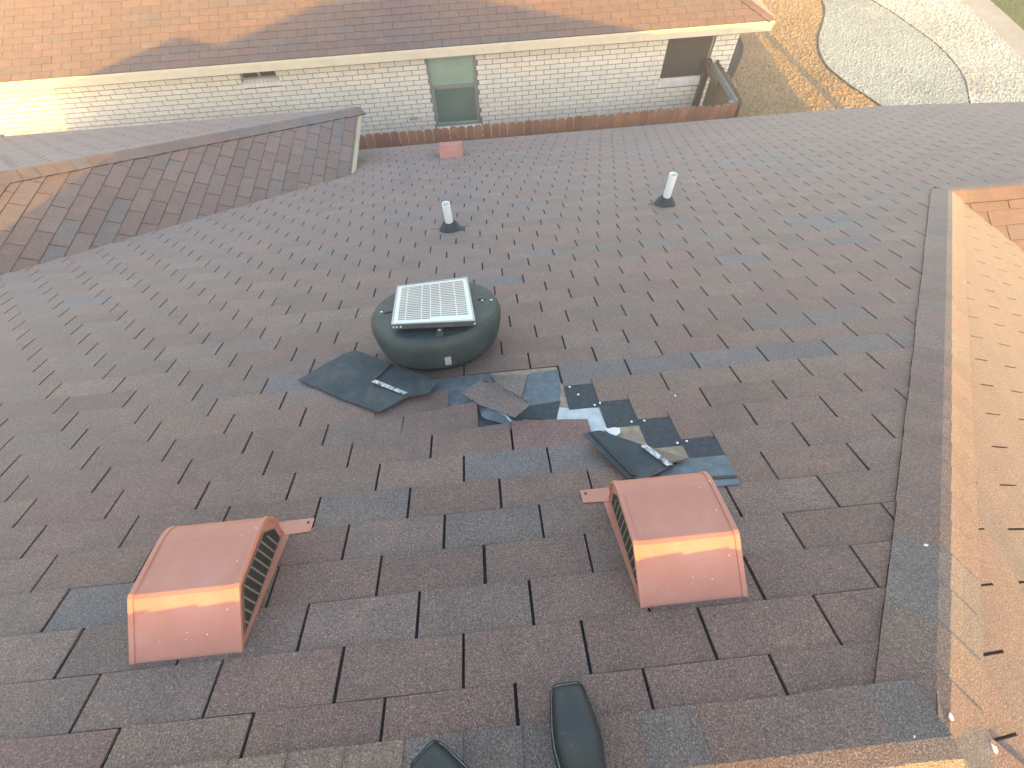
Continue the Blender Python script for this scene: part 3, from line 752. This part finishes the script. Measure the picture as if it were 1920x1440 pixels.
for sx0, sx1, sz0, sz1 in sills:                          # sloping rowlock sills
    x = sx0; n = int(round((sx1 - sx0) / .072)); st = (sx1 - sx0) / n
    for i in range(n):
        k = rnd.uniform(.93, 1.04); col = (.84 * k, .83 * k, .78 * k)
        x0_, x1_ = sx0 + i * st + .004, sx0 + (i + 1) * st - .004
        b.prism([Vector((x0_, WY + .075, sz0)), Vector((x1_, WY + .075, sz0)), Vector((x1_, WY + .075, sz1)), Vector((x0_, WY + .075, sz1))],
                [Vector((x0_, WY - .028, sz0)), Vector((x1_, WY - .028, sz0)), Vector((x1_, WY - .022, sz1 - .035)), Vector((x0_, WY - .022, sz1 - .035))], 0, col, caps=(False, True))
brickwall = b.build("brick_wall", M_BRICK, nb)
# mortar bed behind the bricks, with the openings left free, and the inner body of the house
b = MB(); xs = sorted({xL, xR} | {v for o_ in openings for v in o_[:2]})
for a, c_ in zip(xs[:-1], xs[1:]):
    zz = GZ
    for o_ in openings:
        if o_[0] <= a + 1e-6 and o_[1] >= c_ - 1e-6: b.face([Vector((a, WY + .0065, GZ)), Vector((c_, WY + .0065, GZ)), Vector((c_, WY + .0065, o_[2] - .05)), Vector((a, WY + .0065, o_[2] - .05))]); break
    else: b.face([Vector((a, WY + .0065, GZ)), Vector((c_, WY + .0065, GZ)), Vector((c_, WY + .0065, -2.47)), Vector((a, WY + .0065, -2.47))])
b.build("mortar", M_MORT, nb)
b = MB()
b.face([Vector((xR - .004, WY + .01, GZ)), Vector((xR - .004, WY + 9, GZ)), Vector((xR - .004, WY + 9, -2.5)), Vector((xR - .004, WY + .01, -2.5))])
b.face([Vector((xL, WY + .12, GZ)), Vector((xR, WY + .12, GZ)), Vector((xR, WY + .12, -2.5)), Vector((xL, WY + .12, -2.5))]); b.build("side_wall", M_MORT, nb)
def window(i, name_label, kind):
    x0, x1, z0, z1 = openings[i]; y = WY + .07
    f = MB(); fw = .045 if kind != 'small' else .03
    zt = z1 + .1
    f.box(x0, x0 + fw, y - .03, y + .02, z0, zt); f.box(x1 - fw, x1, y - .03, y + .02, z0, zt); f.box(x0 + fw, x1 - fw, y - .03, y + .02, z0, z0 + fw)
    if kind == 'hung': f.box(x0 + fw, x1 - fw, y - .035, y + .02, -3.235, -3.185)
    if kind == 'small': f.box((x0 + x1) / 2 - .022, (x0 + x1) / 2 + .022, y - .03, y + .02, z0 + fw, zt)
    wo = f.build("window", M_FRAME, nb); tag(wo, name_label)
    def pane(a, c_, za, zb, m, yy=0.0, nm="pane"):
        p = MB(); p.box(a, c_, y - .004 + yy, y + .004 + yy, za, zb); p.build(nm, m, wo)
    if kind == 'hung':
        pane(x0 + fw, x1 - fw, -3.185, zt, M_GLASS_T, .008); pane(x0 + fw + .012, x1 - fw - .012, z0 + fw + .012, -3.235, M_GLASS_B, -.004)
        s_ = MB()
        for a in (x0 + fw, x1 - fw - .012): s_.box(a, a + .012, y - .02, y + .004, z0 + fw, -3.235)
        s_.box(x0 + fw + .012, x1 - fw - .012, y - .02, y + .004, z0 + fw, z0 + fw + .012); s_.build("sash", M_REVEAL, wo)
    elif kind == 'screen': pane(x0 + .012, x1 - fw - .02, z0 + .012, zt, M_SCREEN, -.042, "solar_screen")
    else:
        m_ = (x0 + x1) / 2; pane(x0 + fw, m_ - .022, z0 + fw, zt, M_DARKGL); pane(m_ + .022, x1 - fw, z0 + fw, zt, M_DARKGL)
    for a, c_ in ((x0 - .001, x0 + .002), (x1 - .002, x1 + .001)):
        r = MB(); r.box(a, c_, WY + .004, y - .03, z0, zt); r.build("reveal", M_REVEAL, wo)
window(0, "tall sash window with a pale green upper pane", 'hung')
window(1, "square window behind a dark brown screen", 'screen')
window(2, "small high two-pane window under the eave", 'small')
# wall fittings
b = MB(); lathe(b, Vector((2.428, WY - .002, -3.547)), Vector((1, 0, 0)), Vector((0, 0, 1)), Vector((0, -1, 0)), [(.033, 0), (.033, .03), (.02, .045)], 16); b.build("outlet_cover", M_WHITE, nb)
b = MB(); b.box(-1.30, -1.15, WY - .006, WY + .004, -3.72, -3.66)
for k in range(4): b.box(-1.293 + k * .037, -1.293 + k * .037 + .022, WY - .012, WY - .0062, -3.712, -3.668)
b.build("weep_vent", M_REVEAL, nb)
# eave: fascia, drip edge, soffit, roof
FY = 8.62; ZT, ZB = -2.418, -2.562; FXR = 4.885; FXL = -11.4
b = MB(); b.box(FXL, FXR, FY, FY + .025, ZB, ZT); fas = b.build("fascia", M_CREAM, nb)
b = MB(); b.box(FXR - .025, FXR, FY + .025, 18, ZB, ZT); b.build("fascia", M_CREAM, nb)
b = MB(); b.box(FXL, FXR + .012, FY - .012, FY - .0005, ZT - .035, ZT + .004); b.box(FXL, FXR + .012, FY - .012, FY + .04, ZT + .0045, ZT + .008); b.build("drip_edge", M_DRIP, nb)
b = MB(); b.box(FXL, FXR - .026, FY + .026, WY + .02, ZB + .012, ZB + .02); b.box(xR, FXR - .026, WY + .02, 17.9, ZB + .012, ZB + .02); b.build("soffit", M_CREAM, nb)
PN = Plane((0, FY - .015, ZT + .010), (-1, 0, 0), (0, -cs, -sn)); PN.V = Vector((0, -cs, -sn)); PN.N = PN.U.cross(PN.V)
apn = Vector((FXR - 5.4, FY + 5.4, ZT + .01 + P * 5.4))
PNR = Plane((FXR + .015, FY, ZT + .010), (0, -1, 0), (cs, 0, -sn))
MF = [M_SH_FAR, M_SLOT]
sh = shingle_field("roof_slope", PN, [[on(PN, FXL, FY - .015), on(PN, FXR + .015, FY - .015), on(PN, apn.x, FY + 5.4), on(PN, FXL, FY + 5.4)]], nb, MF, 61, even=.45, gain=1.06, off=lambda r: .5 * (r % 2) + .12, gap=.007)
shingle_field("roof_slope", PNR, [[on(PNR, FXR + .015, FY - .015), on(PNR, FXR + .015, 18), on(PNR, apn.x, 18), on(PNR, apn.x, apn.y)]], nb, MF, 62, gap=.007)
cap_run("hip_cap", on(PN, FXR - 4.6, FY + 4.6), on(PN, FXR - .02, FY + .02), PN.N, PNR.N, nb, 63, mats=MF)

# ---------------------------------------------------------------- fences
FZT = -3.05; FYF = 7.48
def picket_run(b, p0, p1, zt, zb, nrm, rnd, pitch=.1335, th=.016, cols=((1, 1, 1),)):
    d = (p1 - p0); L_ = d.length; d.normalize(); n = int(L_ / pitch)
    for k in range(n):
        a = p0 + d * (k * pitch + rnd.uniform(-.002, .002)); w_ = pitch - rnd.uniform(.004, .009); zz = zt + rnd.uniform(-.012, .010); ear = .032
        prof = [(0, zb), (w_, zb), (w_, zz - ear), (w_ - ear * .8, zz - .004), (w_ * .5, zz + .002), (ear * .8, zz - .004), (0, zz - ear)]
        kk = rnd.uniform(.75, 1.15); col = (kk, kk * rnd.uniform(.93, 1.05), kk * rnd.uniform(.9, 1.05))
        f = [Vector((a.x + d.x * q, a.y + d.y * q, z_)) for q, z_ in prof]; g = [v + nrm * th for v in f]
        b.prism(g, f, 0, col)
fence = tag(empty("wooden_fence", (0, FYF, GZ)), "long reddish wooden picket fence running along the white brick wall", "fence")
b = MB(); picket_run(b, Vector((-12, FYF, 0)), Vector((4.22, FYF, 0)), FZT, GZ + .03, Vector((0, 1, 0)), random.Random(8)); b.build("picket_panel", M_PICK, fence)
for zr in (-3.32, -4.6):
    b = MB(); b.box(-12, 4.2, FYF + .018, FYF + .056, zr - .045, zr + .045); b.build("rail", M_OLD, fence)
for k in range(7):
    b = MB(); xx = 4.14 - k * 2.4; b.box(xx - .045, xx + .045, FYF + .058, FYF + .148, GZ, -3.14); b.build("post", M_OLD, fence)
gate = tag(empty("wooden_fence", (4.2, 8.2, GZ)), "short weathered fence panel closing the gap to the white brick house", "fence")
b = MB(); picket_run(b, Vector((4.235, FYF + .03, 0)), Vector((4.235, WY - .06, 0)), -3.02, GZ + .03, Vector((-1, 0, 0)), random.Random(9)); b.build("board_panel", M_OLD, gate)
for zr in (-3.13, -4.5):
    b = MB(); b.box(4.17, 4.217, FYF + .15, WY - .10, zr - .045, zr + .045); b.build("rail", M_RAIL, gate)
b = MB(); b.box(4.07, 4.165, WY - .105, WY - .006, GZ, -3.06); b.build("post", M_POST, gate)
b = MB(); b.box(4.09, 4.165, FYF + .152, FYF + .23, GZ, -3.12); b.build("post", M_RAIL, gate)
b = MB(); b.box(4.105, 4.168, WY - .55, WY - .108, -3.24, -3.165); b.build("brace", M_OLD, gate)

# ---------------------------------------------------------------- garden
b = MB(); b.face([Vector((-40, -40, GZ - .03)), Vector((40, -40, GZ - .03)), Vector((40, 40, GZ - .03)), Vector((-40, 40, GZ - .03))]); tag(b.build("ground", M_SOIL), kind="structure")
E1 = [(9.4, 9.2), (9.2, 9.6), (9.01, 9.97), (8.89, 10.42), (8.73, 10.83), (8.63, 11.32), (8.55, 11.8), (8.62, 12.3), (8.77, 12.81), (9.01, 13.32), (9.29, 13.77), (9.61, 14.32), (9.81, 14.73), (9.95, 15.27), (10.0, 16.2), (9.9, 17.5), (9.6, 19)]
E2 = [(10.75, 9.2), (10.97, 9.86), (11.36, 10.62), (11.55, 11.2), (11.64, 11.79), (11.69, 12.49), (11.58, 13.35), (11.48, 14.19), (11.32, 14.85), (11.25, 15.39), (11.1, 16.2), (10.9, 17.5), (10.7, 19)]
SW = [(12.7, 9.2), (13.16, 11.3), (13.31, 12.16), (13.48, 13.42), (13.6, 14.64), (13.9, 17), (14.1, 19)]
def xat(c_, y):
    for (xa, ya), (xb, yb) in zip(c_[:-1], c_[1:]):
        if ya <= y <= yb: return xa + (xb - xa) * (y - ya) / (yb - ya)
    return c_[0][0] if y < c_[0][1] else c_[-1][0]
def gravel_sheet(name, fl, fr, y0, y1, cell, amp, m, seed, rag=0):
    rnd = random.Random(seed); ny = int((y1 - y0) / cell); b = MB(); rows = []
    nx = int(max(fr(y0 + (y1 - y0) * k / 20) - fl(y0 + (y1 - y0) * k / 20) for k in range(21)) / cell)
    for j in range(ny + 1):
        y = y0 + (y1 - y0) * j / ny; a, c_ = fl(y), fr(y); rr = []
        for i in range(nx + 1):
            t = i / nx; x = a + (c_ - a) * t
            if i == nx and rag: x += rnd.uniform(-rag, rag)
            jit = cell * .35 if 0 < i < nx else 0
            rr.append(Vector((x + rnd.uniform(-jit, jit), y + rnd.uniform(-jit, jit) * .9, GZ + abs(rnd.gauss(0, amp)))))
        rows.append(rr)
    verts = [v for r in rows for v in r]; w_ = nx + 1
    faces = [(j * w_ + i, j * w_ + i + 1, (j + 1) * w_ + i + 1, (j + 1) * w_ + i) for j in range(ny) for i in range(nx)]
    b.v = [tuple(v) for v in verts]; b.f = faces; b.m = [0] * len(faces); b.c = [(1, 1, 1)] * len(faces)
    o = b.build(name, m); tag(o, kind="structure"); return o
gravel_sheet("tan_gravel", lambda y: 4.3 if y < 8.95 else 4.6, lambda y: xat(E1, y) - .02, 7.6, 17, .036, .016, M_GTAN, 1)
gravel_sheet("grey_gravel", lambda y: xat(E1, y) + .02, lambda y: xat(E2, y) - .012, 9.3, 17, .028, .010, M_GGREY, 2)
gravel_sheet("white_gravel", lambda y: xat(E2, y) + .012, lambda y: xat(SW, y) + .03, 9.3, 17, .034, .014, M_GWHITE, 3, .06)
b = MB(); pts = [Vector((x, y, 0)) for x, y in SW]; sw_w = .78
b.prism([Vector((p.x, p.y, GZ - .06)) for p in pts] + [Vector((p.x + sw_w, p.y, GZ - .06)) for p in pts[::-1]],
        [Vector((p.x, p.y, GZ + .006)) for p in pts] + [Vector((p.x + sw_w, p.y, GZ + .006)) for p in pts[::-1]]); tag(b.build("sidewalk", M_CONC), kind="structure")
b = MB(); b.face([Vector((13.3, 9, GZ - .008)), Vector((24, 9, GZ - .008)), Vector((24, 20, GZ - .008)), Vector((13.3, 20, GZ - .008))]); tag(b.build("lawn", M_LAWN), kind="structure")
rnd = random.Random(77); b = MB()
for k in range(15000):
    y = rnd.uniform(11.2, 17); x = xat(SW, y) + sw_w + abs(rnd.gauss(0, .9)); h = rnd.uniform(.02, .055); a = rnd.uniform(0, 6.28); w_ = .005
    p = Vector((x, y, GZ - .008)); d = Vector((math.cos(a), math.sin(a), 0)); l = Vector((rnd.gauss(0, .02), rnd.gauss(0, .02), h)); kk = rnd.uniform(.6, 1.3)
    b.face([p - d * w_, p + d * w_, p + l], 0, (.085 * kk, .14 * kk, .03 * kk))
tag(b.build("grass", M_GRASS), "short green grass at the far side of the concrete path", "grass", kind="stuff")
def edging(curve, h, th, label, rnd_=0):
    b = MB(); L_ = []
    cc = []
    for (xa, ya), (xb, yb) in zip(curve[:-1], curve[1:]):
        for k in range(6): cc.append((xa + (xb - xa) * k / 6, ya + (yb - ya) * k / 6))
    for _ in range(4): cc = [cc[0]] + [((cc[i - 1][0] + 2 * cc[i][0] + cc[i + 1][0]) / 4, (cc[i - 1][1] + 2 * cc[i][1] + cc[i + 1][1]) / 4) for i in range(1, len(cc) - 1)] + [cc[-1]]
    for (xa, ya), (xb, yb) in zip(cc[:-1], cc[1:]):
        d = Vector((xb - xa, yb - ya, 0)); n = Vector((-d.y, d.x, 0)).normalized() * th / 2
        a, c_ = Vector((xa, ya, GZ - .05)), Vector((xb, yb, GZ - .05)); up = Vector((0, 0, h + .05))
        b.prism([a + n, a - n, c_ - n, c_ + n], [a + n + up, a - n + up, c_ - n + up, c_ + n + up])
    o = b.build("landscape_edging", M_EDGE, weld=True); set_origin(o, (curve[0][0], curve[0][1], GZ)); return tag(o, label, "edging")
edging(E1, .034, .036, "thick dark edging strip between the tan and the grey gravel")
edging(E2, .017, .016, "thin dark edging line between the grey and the white gravel")
BED = [(4.6, 11.0), (5.4, 11.1), (6.12, 11.6), (6.42, 12.1), (6.75, 12.65), (6.95, 13.16), (6.97, 13.6), (6.7, 14.2), (6.0, 14.6), (4.6, 14.7)]
edging(BED, .05, .04, "short curved edging around the dim bed beside the white brick house")
b = MB(); b.face([Vector((x, y, GZ + .034)) for x, y in BED]); tag(b.build("mulch_bed", M_MULCH), kind="structure")

# ---------------------------------------------------------------- the person standing on the ridge
ZR = A.z + .02
person = None
def skin_body(name, joints, bones, m, loc, sub=2, parent=None):
    me = bpy.data.meshes.new(name); keys = list(joints)
    me.from_pydata([Vector(joints[k][0]) - Vector(loc) for k in keys], [(keys.index(a), keys.index(c_)) for a, c_ in bones], [])
    o = bpy.data.objects.new(name, me); COL.objects.link(o)
    sk = o.modifiers.new("skin", 'SKIN'); sk.use_smooth_shade = True
    for i, k in enumerate(keys):
        r = joints[k][1]; r = r if isinstance(r, tuple) else (r, r)
        me.skin_vertices[0].data[i].radius = r
        me.skin_vertices[0].data[i].use_root = (i == 0)
    ss = o.modifiers.new("subdivision", 'SUBSURF'); ss.levels = sub; ss.render_levels = sub
    me.materials.append(m)
    if parent: o.parent = parent
    else: o.location = loc
    return o
fl = Vector((-.245, -.20, ZR)); fr_ = Vector((-.012, -.155, ZR - .005))
PO = Vector((-.11, -.26, ZR))
JT = {'pelvis': ((-.11, -.27, ZR + .93), (.15, .11)), 'spine': ((-.11, -.26, ZR + 1.10), (.14, .10)), 'chest': ((-.11, -.24, ZR + 1.32), (.16, .11)), 'neck': ((-.11, -.22, ZR + 1.49), .055), 'head0': ((-.11, -.18, ZR + 1.57), (.07, .085)), 'head': ((-.11, -.165, ZR + 1.68), (.075, .09)), 'crown': ((-.11, -.17, ZR + 1.76), .06)}
for s_, sg, ft in (('l', -1, fl), ('r', 1, fr_)):
    JT['hip' + s_] = ((-.11 + sg * .09, -.27, ZR + .86), .085); JT['knee' + s_] = (((ft.x - .11 + sg * .09) / 2, -.225, ZR + .49), .055); JT['ank' + s_] = ((ft.x, ft.y + .005, ZR + .10), .038); JT['foot' + s_] = ((ft.x, ft.y + .10, ZR + .045), .032)
    JT['sho' + s_] = ((-.11 + sg * .19, -.23, ZR + 1.42), .055); JT['elb' + s_] = ((-.11 + sg * .24, -.13, ZR + 1.17), .042); JT['wri' + s_] = ((-.105 + sg * .10, .085, ZR + 1.22), .026); JT['palm' + s_] = ((-.105 + sg * .085, .135, ZR + 1.26), (.018, .036))
    for q in range(4): JT['f%d%s' % (q, s_)] = ((-.105 + sg * (.07 - .012 * q), .150 + .004 * q, ZR + 1.30 - .016 * q), .009); JT['g%d%s' % (q, s_)] = ((-.105 + sg * (.035 - .006 * q), .150, ZR + 1.315 - .018 * q), .0075)
    JT['th' + s_] = ((-.105 + sg * .05, .120, ZR + 1.265), .010)
BN = [('pelvis', 'spine'), ('spine', 'chest'), ('chest', 'neck'), ('neck', 'head0'), ('head0', 'head'), ('head', 'crown')]
for s_ in 'lr':
    BN += [('pelvis', 'hip' + s_), ('hip' + s_, 'knee' + s_), ('knee' + s_, 'ank' + s_), ('ank' + s_, 'foot' + s_), ('chest', 'sho' + s_), ('sho' + s_, 'elb' + s_), ('elb' + s_, 'wri' + s_), ('wri' + s_, 'palm' + s_), ('palm' + s_, 'th' + s_)]
    for q in range(4): BN += [('palm' + s_, 'f%d%s' % (q, s_)), ('f%d%s' % (q, s_), 'g%d%s' % (q, s_))]
person = skin_body("person", JT, BN, M_SKIN, PO)
tag(person, "person in black square-toed boots and pale trousers standing on the ridge", "person")
TJ = {k: (JT[k][0], JT[k][1]) for k in ('pelvis', 'hipl', 'hipr', 'kneel', 'kneer', 'ankl', 'ankr')}
TJ['pelvis'] = (JT['pelvis'][0], (.165, .125)); 
for s_ in 'lr': TJ['hip' + s_] = (JT['hip' + s_][0], .105); TJ['knee' + s_] = (JT['knee' + s_][0], .078); TJ['ank' + s_] = (Vector(JT['ank' + s_][0]) + Vector((0, .035 if s_ == 'l' else .10, .02)), .064)
skin_body("trousers", TJ, [('pelvis', 'hipl'), ('hipl', 'kneel'), ('kneel', 'ankl'), ('pelvis', 'hipr'), ('hipr', 'kneer'), ('kneer', 'ankr')], M_DENIM, PO, parent=person)
SJ = {'spine': (JT['spine'][0], (.180, .140)), 'pel2': (Vector(JT['pelvis'][0]) + Vector((0, 0, .03)), (.185, .150)), 'chest': (JT['chest'][0], (.200, .148)), 'neck': (Vector(JT['neck'][0]) - Vector((0, 0, .03)), .070)}
for s_ in 'lr': SJ['sho' + s_] = (JT['sho' + s_][0], .078); SJ['elb' + s_] = (JT['elb' + s_][0], .058); SJ['wri' + s_] = (Vector(JT['wri' + s_][0]) * .92 + Vector(JT['elb' + s_][0]) * .08, .036)
skin_body("shirt", SJ, [('spine', 'pel2'), ('spine', 'chest'), ('chest', 'neck')] + [p for s_ in 'lr' for p in (('chest', 'sho' + s_), ('sho' + s_, 'elb' + s_), ('elb' + s_, 'wri' + s_))], M_SHIRT, PO, parent=person)
bm = bmesh.new(); bmesh.ops.create_uvsphere(bm, u_segments=24, v_segments=16, radius=1.0)
bmesh.ops.delete(bm, geom=[v for v in bm.verts if v.co.z < -.05 - .55 * (v.co.y < 0) + .35 * (v.co.y > .55)], context='VERTS')
bmesh.ops.transform(bm, matrix=Matrix.Translation(Vector((-.11, -.185, ZR + 1.70)) - PO) @ Matrix.Diagonal((.088, .108, .115, 1)), verts=bm.verts)
hm_ = bpy.data.meshes.new("hair"); bm.to_mesh(hm_); bm.free(); hm_.materials.append(M_HAIR)
hm_.polygons.foreach_set("use_smooth", [True] * len(hm_.polygons))
hair = bpy.data.objects.new("hair", hm_); COL.objects.link(hair); hair.parent = person
hs = hair.modifiers.new("thickness", 'SOLIDIFY'); hs.thickness = .012
def boot(toe, ang, pl, z_tilt, name="boot", label=None):
    """square-toed leather boot; toe = toe tip on the roof, ang = heading (0 = +Y), built as lofted cross-sections"""
    d = Vector((math.sin(ang), math.cos(ang), 0)); d = (d - pl.N * d.dot(pl.N)).normalized(); r = d.cross(pl.N).normalized(); n = pl.N
    n = (n * .6 + Vector((0, 0, 1)) * .4).normalized()
    #       back  half-width  top   toe-corner
    secs = [(0.000, .031, .024), (.002, .0335, .031), (.010, .0365, .037), (.03, .039, .043), (.06, .0445, .050), (.095, .0485, .058), (.125, .0485, .068), (.155, .045, .083), (.185, .041, .105), (.215, .039, .15), (.25, .040, .16), (.285, .037, .16), (.305, .026, .15)]
    sides = 20; rings = []
    b = MB()
    for back, hw, top in secs:
        c0 = toe - d * back; ring = []
        for k in range(sides):
            a = 2 * math.pi * k / sides; ca, sa = math.cos(a), math.sin(a)
            x = hw * math.copysign(abs(ca) ** .8, ca); y = (top * .5) * math.copysign(abs(sa) ** (.75 if sa < 0 else .9), sa) + top * .5
            ring.append(c0 + r * x + n * (y + .012))
        rings.append(ring)
    for q, (ra, rb) in enumerate(zip(rings[:-1], rings[1:])):
        for k in range(sides): b.face([ra[k], rb[k], rb[(k + 1) % sides], ra[(k + 1) % sides]])
    b.face(rings[0]); b.face(rings[-1][::-1])
    o = b.build(name, M_LEATHER, person, smooth=True, weld=True); ss = o.modifiers.new("subdivision", 'SUBSURF'); ss.levels = 1; ss.render_levels = 2
    s_ = MB(); out = []                                  # sole with welt
    prof = [(-.008, .022), (-.006, .030), (.004, .037), (.018, .0415), (.04, .045), (.075, .0515), (.11, .0535), (.145, .050), (.18, .044), (.22, .041), (.26, .042), (.295, .038), (.31, .025)]
    pr = [(bk, hw) for bk, hw in prof]
    loop = [toe - d * bk + r * hw for bk, hw in pr] + [toe - d * bk - r * hw for bk, hw in pr[::-1]]
    s_.prism([p - n * .001 for p in loop], [p + n * .014 for p in loop]); s_.build("sole", M_LEATHER, o, weld=True)
    w_ = MB()                                            # pale stitch line around the welt
    seq = loop
    cen = toe - d * .15
    for sgn, t0, hgt in ((1, .0035, .0165),):
        ins = [p + (cen - p).normalized() * .004 for p in seq]; ins2 = [p + (cen - p).normalized() * .0062 for p in seq]
        for k in range(len(seq)):
            a, c_ = k, (k + 1) % len(seq)
            w_.prism([ins[a] + n * .0138, ins[c_] + n * .0138, ins2[c_] + n * .0138, ins2[a] + n * .0138], [ins[a] + n * hgt, ins[c_] + n * hgt, ins2[c_] + n * hgt, ins2[a] + n * hgt])
    w_.build("welt_stitch", M_WELT, o)
    return o
boot(RM.pt(-.019, .103, .018), rad(-2), RM, 0)
boot(RM.pt(-.338, .006, .020), rad(-38), RM, 0)

# ---------------------------------------------------------------- thin scattering volume added to imitate lens veil
b = MB(); b.box(-42, 42, -42, 42, -6.2, 2.3)
hm = bpy.data.materials.new("lens_veil_haze"); hm.use_nodes = True; t = hm.node_tree; t.nodes.clear()
ho = t.nodes.new("ShaderNodeOutputMaterial"); hv = t.nodes.new("ShaderNodeVolumePrincipled")
hv.inputs["Color"].default_value = (.90, .93, 1.0, 1); hv.inputs["Density"].default_value = VEIL_DENSITY; hv.inputs["Anisotropy"].default_value = 0.0
t.links.new(hv.outputs[0], ho.inputs["Volume"])
tag(b.build("veil_haze", hm), kind="stuff")
